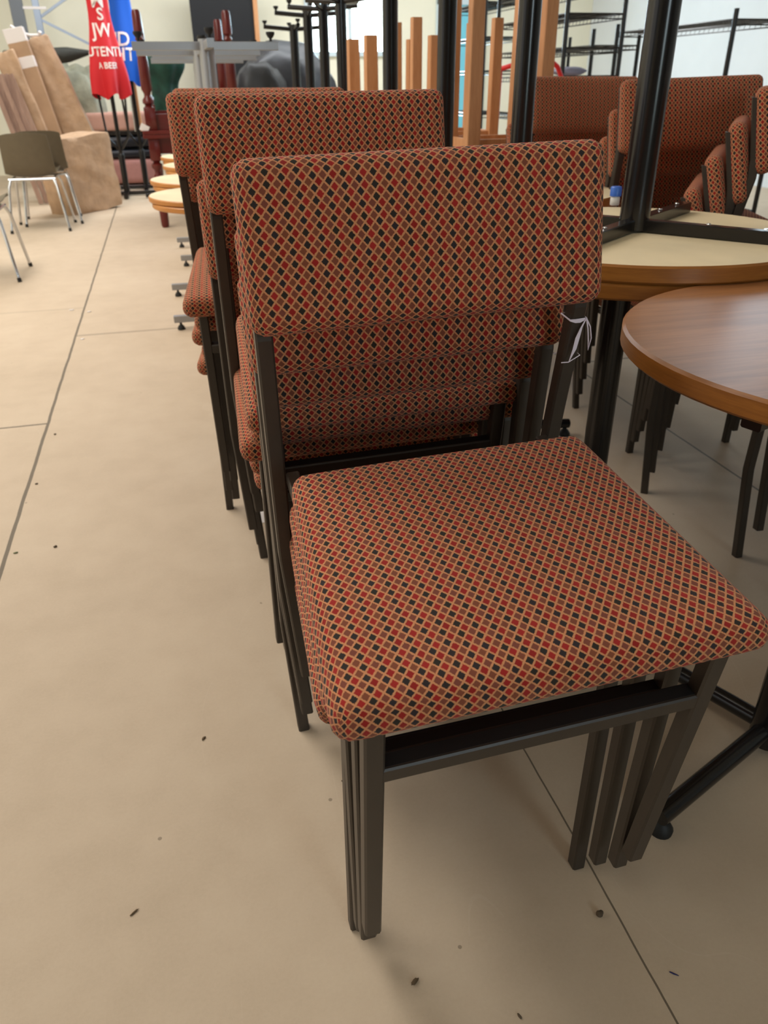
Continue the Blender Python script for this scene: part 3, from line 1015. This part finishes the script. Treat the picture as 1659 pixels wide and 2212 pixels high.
# ------------------------------------------------------------------ back: black board, tarp covered load, sacks, racking
a, b = at(419, 96, Y=12.3), at(545, 0, Y=12.3)
r = thing('black_board', 'tall black board with an oak edge post, standing against the cream wall', 'board', ((a.x + b.x) / 2, 12.3, 0))
obj('panel', box_bm((0, 0.02, 1.2), (b.x - a.x, 0.03, 2.4), 0.003), BOARDM, r)
obj('edge_post', box_bm(((b.x - a.x) / 2 + 0.03, 0.0, 1.2), (0.06, 0.07, 2.4), 0.004), OAK, r)
def mound(name, label, cat, c, s, m, seed, amp=0.05, group=None):
    bm = bmesh.new()
    bmesh.ops.create_icosphere(bm, subdivisions=4, radius=1.0)
    rnd = random.Random(seed)
    ph = [rnd.uniform(0, 6.3) for _ in range(9)]
    for v in bm.verts:
        n = v.co.normalized()
        d = 1 + amp * (sin(4 * n.x + ph[0]) * sin(5 * n.z + ph[1]) + 0.6 * sin(9 * n.y + ph[2] + 4 * n.x) + 0.5 * sin(14 * n.x + ph[3]) * sin(11 * n.z + ph[4]))
        q = Vector((abs(n.x) ** 0.75 * (1 if n.x > 0 else -1), abs(n.y) ** 0.75 * (1 if n.y > 0 else -1), abs(n.z) ** 0.8 * (1 if n.z > 0 else -1))) * d
        v.co = Vector((q.x * s[0] / 2, q.y * s[1] / 2, max(0.0, (q.z + 1) / 2 * s[2])))
    o = obj(name, bm, m, None, 70)
    o.location = c
    return tag(o, label, cat, group)
pt = at(610, 100, Y=9.6)
mound('tarp_covered_load', 'big dark grey tarpaulin covered load left of the bright window', 'load', (pt.x + 0.05, 9.9, 0), (1.15, 0.9, pt.z + 0.02), TARP, 3, 0.05)
pt = at(560, 140, Y=9.3)
mound('black_bag', 'black bag slumped at the left foot of the tarpaulin load', 'bag', (pt.x, 9.25, 0), (0.55, 0.5, pt.z + 0.02), BLACKRUB, 5, 0.06)
pt = at(160, 135, Y=11.0)
mound('sack', 'bulging grey green sack behind the leaning kraft bundle', 'sack', (pt.x - 0.02, 11.25, 0), (0.62, 0.55, pt.z), SACK, 8, 0.07, 'stored sacks')
pt = at(110, 100, Y=11.3)
mound('sack', 'pale crumpled sack higher up, left of the red parasol', 'sack', (pt.x - 0.1, 11.75, 0), (0.6, 0.5, pt.z), SACK, 12, 0.09, 'stored sacks')
a, b = at(108, 122, Y=10.7), at(207, 112, Y=10.7)
o = obj('folded_umbrella', tube_bm([a + Vector((-0.5, 0.25, 0)), a, a * 0.6 + b * 0.4, b * 0.8 + a * 0.2, b], [0.07, 0.085, 0.075, 0.03, 0.008], 16), mat('dark_olive_cloth', (46, 48, 42), 0.7, bump=0.4, bscale=20, bdist=0.02), None, 50)
tag(o, 'dark folded umbrella lying across the sacks, tip at the red parasol', 'umbrella')
# galvanised racking on the left
YR = 12.1
r = thing('galvanised_rack', 'galvanised rack frame with diagonal braces against the cream wall', 'rack', (at(75, 0, Y=YR).x, YR, 0))
xr = at(75, 0, Y=YR).x
obj('upright', box_bm((0, 0, 1.6), (0.08, 0.07, 3.2), 0.006), GALV, r)
obj('upright', box_bm((at(33, 0, Y=YR).x - xr, 0, 1.6), (0.15, 0.09, 3.2), 0.006), mat('dark_grey_steel', (112, 118, 126), 0.4, 0.4), r)
xe = 1.9
zz = at(92, 40, Y=YR).z
q1, q2 = at(205, 101, Y=YR), at(165, -20, Y=YR)
for q in (q1, q2):
    dv = Vector((q.x - xr, 0, q.z - zz))
    end = Vector((0, 0.0, zz)) + dv * (1.35 if q is q1 else 1.6)
    obj('brace', bar_bm((0, 0.02, zz), end, 0.03, 0.05, (0, 1, 0)), GALV, r)
obj('cross_rail', bar_bm((at(33, 0, Y=YR).x - xr, -0.03, at(60, 17, Y=YR).z), (0.12, -0.03, at(100, 18, Y=YR).z), 0.02, 0.03, (0, 0, 1)), TAPE, r)
a, b = at(22, 56, Y=9.85), at(84, 76, Y=9.85)
o = obj('rope', tube_bm([a, a * 0.66 + b * 0.34 + Vector((0, 0, -0.03)), a * 0.33 + b * 0.67 + Vector((0, 0, -0.03)), b, b + Vector((0.02, -0.02, 0.03))], 0.016, 8), TAPE, None, 50)
tag(o, 'white strap draped over the tops of the leaning packages', 'strap')
for (a, b, m, lb) in (((279, 176), (291, 262), CHROME, 'pale stick leaning behind the blue parasol'), ((289, 172), (303, 262), OAK, 'brown wooden stick leaning beside the pale one')):
    p0, p1 = at(*a, Y=10.75), at(*b, Y=10.75)
    dv = (p1 - p0).normalized()
    tag(obj('stick', tube_bm([p0, p0 + dv * ((0.62 - p0.z) / dv.z)], 0.018, 8), m, None, 50), lb, 'stick')

# ------------------------------------------------------------------ wire racks along the right wall
def wire_rack(label, x0, x1, y0, y1, h, shelves, group='black wire racks by the right wall'):
    r = thing('wire_rack', label, 'rack', ((x0 + x1) / 2, (y0 + y1) / 2, 0), 0, group)
    wx, wy = x1 - x0, y1 - y0
    for sx in (-1, 1):
        for sy in (-1, 1):
            obj('post', tube_bm([(sx * wx / 2, sy * wy / 2, 0), (sx * wx / 2, sy * wy / 2, h)], 0.0165, 12), BLACK, r, 50)
    for z in shelves:
        bm = bmesh.new()
        for s in (-1, 1):
            add_tube(bm, [(-wx / 2, s * wy / 2, z), (wx / 2, s * wy / 2, z)], 0.006, 6)
            add_tube(bm, [(s * wx / 2, -wy / 2, z), (s * wx / 2, wy / 2, z)], 0.006, 6)
            add_tube(bm, [(-wx / 2, s * wy / 2, z - 0.03), (wx / 2, s * wy / 2, z - 0.03)], 0.005, 6)
            add_tube(bm, [(s * wx / 2, -wy / 2, z - 0.03), (s * wx / 2, wy / 2, z - 0.03)], 0.005, 6)
        n = int(wy / 0.03)
        for i in range(1, n):
            y = -wy / 2 + wy * i / n
            add_tube(bm, [(-wx / 2, y, z + 0.004), (wx / 2, y, z + 0.004)], 0.0022, 4)
            if i % 2:
                for s in (-1, 1):
                    add_tube(bm, [(s * wx / 2, y - 0.015, z), (s * wx / 2, y, z - 0.03)], 0.0025, 4)
        for i in range(1, 4):
            add_tube(bm, [(-wx / 2 + wx * i / 4, -wy / 2, z - 0.002), (-wx / 2 + wx * i / 4, wy / 2, z - 0.002)], 0.004, 5)
        obj('wire_shelf', bm, BLACK, r)
    return r
wire_rack('tall black wire rack behind the brown chair stacks', 2.90, 3.35, 5.95, 7.25, 2.05, (0.35, 0.85, 1.13, 1.31, 1.52, 1.70))
wire_rack('low black wire rack nearest the right picture edge', 3.70, 4.15, 5.15, 6.65, 1.50, (0.25, 0.75, 1.44))
wire_rack('middle black wire rack half hidden by the tall table post', 3.62, 4.05, 6.9, 8.2, 1.48, (0.25, 0.8, 1.36))
wire_rack('farthest black wire rack at the back right corner', 3.3, 3.75, 8.6, 9.9, 2.05, (0.3, 0.8, 1.2, 1.5, 1.8))
a, b, c = at(1108, 141, Y=5.6), at(1205, 137, Y=5.6), at(1216, 176, Y=5.6)
r = thing('red_plastic_chair', 'bright red plastic chair arm showing left of the wire rack', 'chair', ((a.x + b.x) / 2, 5.75, 0), 0)
l0 = Vector(r.location)
obj('arm', tube_bm([a - l0 + Vector((-0.05, 0.1, -0.02)), a - l0, b - l0 + Vector((-0.03, 0, 0)), b - l0 + Vector((0.0, 0, -0.02)), c - l0, c - l0 + Vector((0.02, 0, -0.6)), c - l0 + Vector((0.03, 0, -c.z + 0.005))], 0.016, 10), REDPL, r, 60)
obj('leg', tube_bm([a - l0 + Vector((-0.05, 0.1, -0.02)), a - l0 + Vector((-0.07, 0.1, -a.z + 0.005))], 0.016, 10), REDPL, r, 60)
obj('seat', box_bm((0, 0.2, 0.43), (0.42, 0.42, 0.03), 0.01), REDPL, r)
pc = at(1272, 140, Y=6.2)
mound('grey_cloth', 'small folded grey cloth lying on a shelf of the tall wire rack', 'cloth', (3.12, 6.3, 1.136), (0.26, 0.2, 0.06), mat('lilac_grey_cloth', (170, 170, 196), 0.8), 21, 0.06)
for i in range(4):
    tag(obj('folded_linen', cushion((0.30, 0.24, 0.035), 0.012, lambda p: p, (8, 8, 3)), mat('pale_blue_linen', (160, 178, 200), 0.8) if i == 0 else bpy.data.materials['pale_blue_linen']), ('lowest', 'second lowest', 'second highest', 'top')[i] + ' folded pale blue linen in the small pile on the low wire rack', 'linen', 'folded linen pile').location = (3.9, 5.55, 1.062 - 0.31 + 0.0185 + i * 0.036)

# ------------------------------------------------------------------ small things on tables and floor
p = at(1327, 443, z=0.817)
r = thing('small_bottle', 'tiny bottle with a blue cap on the second upturned table, beside the front backrest', 'bottle', p)
obj('body', lathe_bm([(0, 0), (0.011, 0), (0.012, 0.003), (0.012, 0.018), (0.008, 0.024), (0, 0.024)], 20), mat('frosted_plastic', (228, 226, 220), 0.3), r, 40)
obj('cap', lathe_bm([(0, 0.022), (0.0145, 0.022), (0.0145, 0.042), (0.012, 0.045), (0, 0.045)], 20), mat('blue_plastic', (58, 110, 205), 0.35), r, 40)

def crumb(name, px, py, s, m, label, rot=0.0, seed=1):
    q = at(px, py, z=0)
    bm = bmesh.new()
    bmesh.ops.create_icosphere(bm, subdivisions=2, radius=0.5)
    rnd = random.Random(seed)
    for v in bm.verts:
        v.co *= 1 + rnd.uniform(-0.25, 0.25)
        v.co = Vector((v.co.x * s[0], v.co.y * s[1], (v.co.z + 0.5) * s[2]))
    zmin = min(v.co.z for v in bm.verts)
    for v in bm.verts:
        v.co.z -= zmin
    o = obj(name, bm, m, None, 80)
    o.location = (q.x, q.y, 0)
    o.rotation_euler = (0, 0, rot)
    return tag(o, label, 'debris')
LEAF = mat('dry_leaf', (96, 78, 54), 0.8)
crumb('seed_husk', 1295, 1978, (0.011, 0.010, 0.009), DIRT, 'small round brown husk on the floor by the joint, lower right', 0.3, 3)
crumb('blue_scrap', 1455, 2104, (0.013, 0.0025, 0.002), mat('blue_scrap', (28, 34, 92), 0.5), 'tiny dark blue scrap on the floor at lower right', -0.75, 4)
crumb('dry_leaf', 896, 2122, (0.013, 0.006, 0.004), LEAF, 'curled dry leaf fragment on the floor at bottom centre', 0.5, 5)
crumb('dry_leaf', 440, 1596, (0.011, 0.005, 0.003), LEAF, 'dry leaf fragment on the floor left of the front legs', 0.9, 6)
crumb('dry_leaf', 290, 1972, (0.016, 0.0035, 0.003), LEAF, 'thin curled leaf sliver on the floor at lower left', 0.6, 7)
crumb('leaf_scrap', 34, 1195, (0.012, 0.007, 0.003), mat('green_leaf', (96, 104, 62), 0.7), 'greenish leaf scrap beside the joint at the left edge', 0.2, 8)
crumb('dirt_crumb', 119, 939, (0.009, 0.007, 0.005), DIRT, 'dark crumb beside the T joint in the floor', 0.2, 9)
crumb('dirt_crumb', 79, 1046, (0.010, 0.006, 0.004), DIRT, 'dark crumb just right of the long joint, left edge', 0.4, 10)
crumb('dirt_crumb', 120, 1182, (0.011, 0.007, 0.005), DIRT, 'brown crumb right of the greenish leaf scrap', 0.7, 11)
crumb('dirt_crumb', 1122, 2196, (0.008, 0.004, 0.003), DIRT, 'dark crumb at the bottom picture edge', 2.0, 12)
crumb('dirt_crumb', 740, 1688, (0.004, 0.004, 0.003), DIRT, 'tiny dark speck under the front stretcher', 0.0, 13)
crumb('white_chip', 155, 670, (0.03, 0.02, 0.004), TAPE, 'small white chip on the floor left of the long joint', 0.0, 14)
crumb('white_chip', 193, 674, (0.025, 0.016, 0.004), TAPE, 'small white chip just right of the long joint', 0.3, 15)
crumb('white_chip', 178, 733, (0.024, 0.015, 0.004), TAPE, 'small white chip at the corner of the cross joint', 0.6, 16)
bm = box_bm((0, 0, 0.0006), (0.05, 0.075, 0.0012))
o = tag(obj('white_card', bm, TAPE), 'white card slip on the floor behind the legs of the second stack', 'card')
o.location = at(574, 1115, z=0)
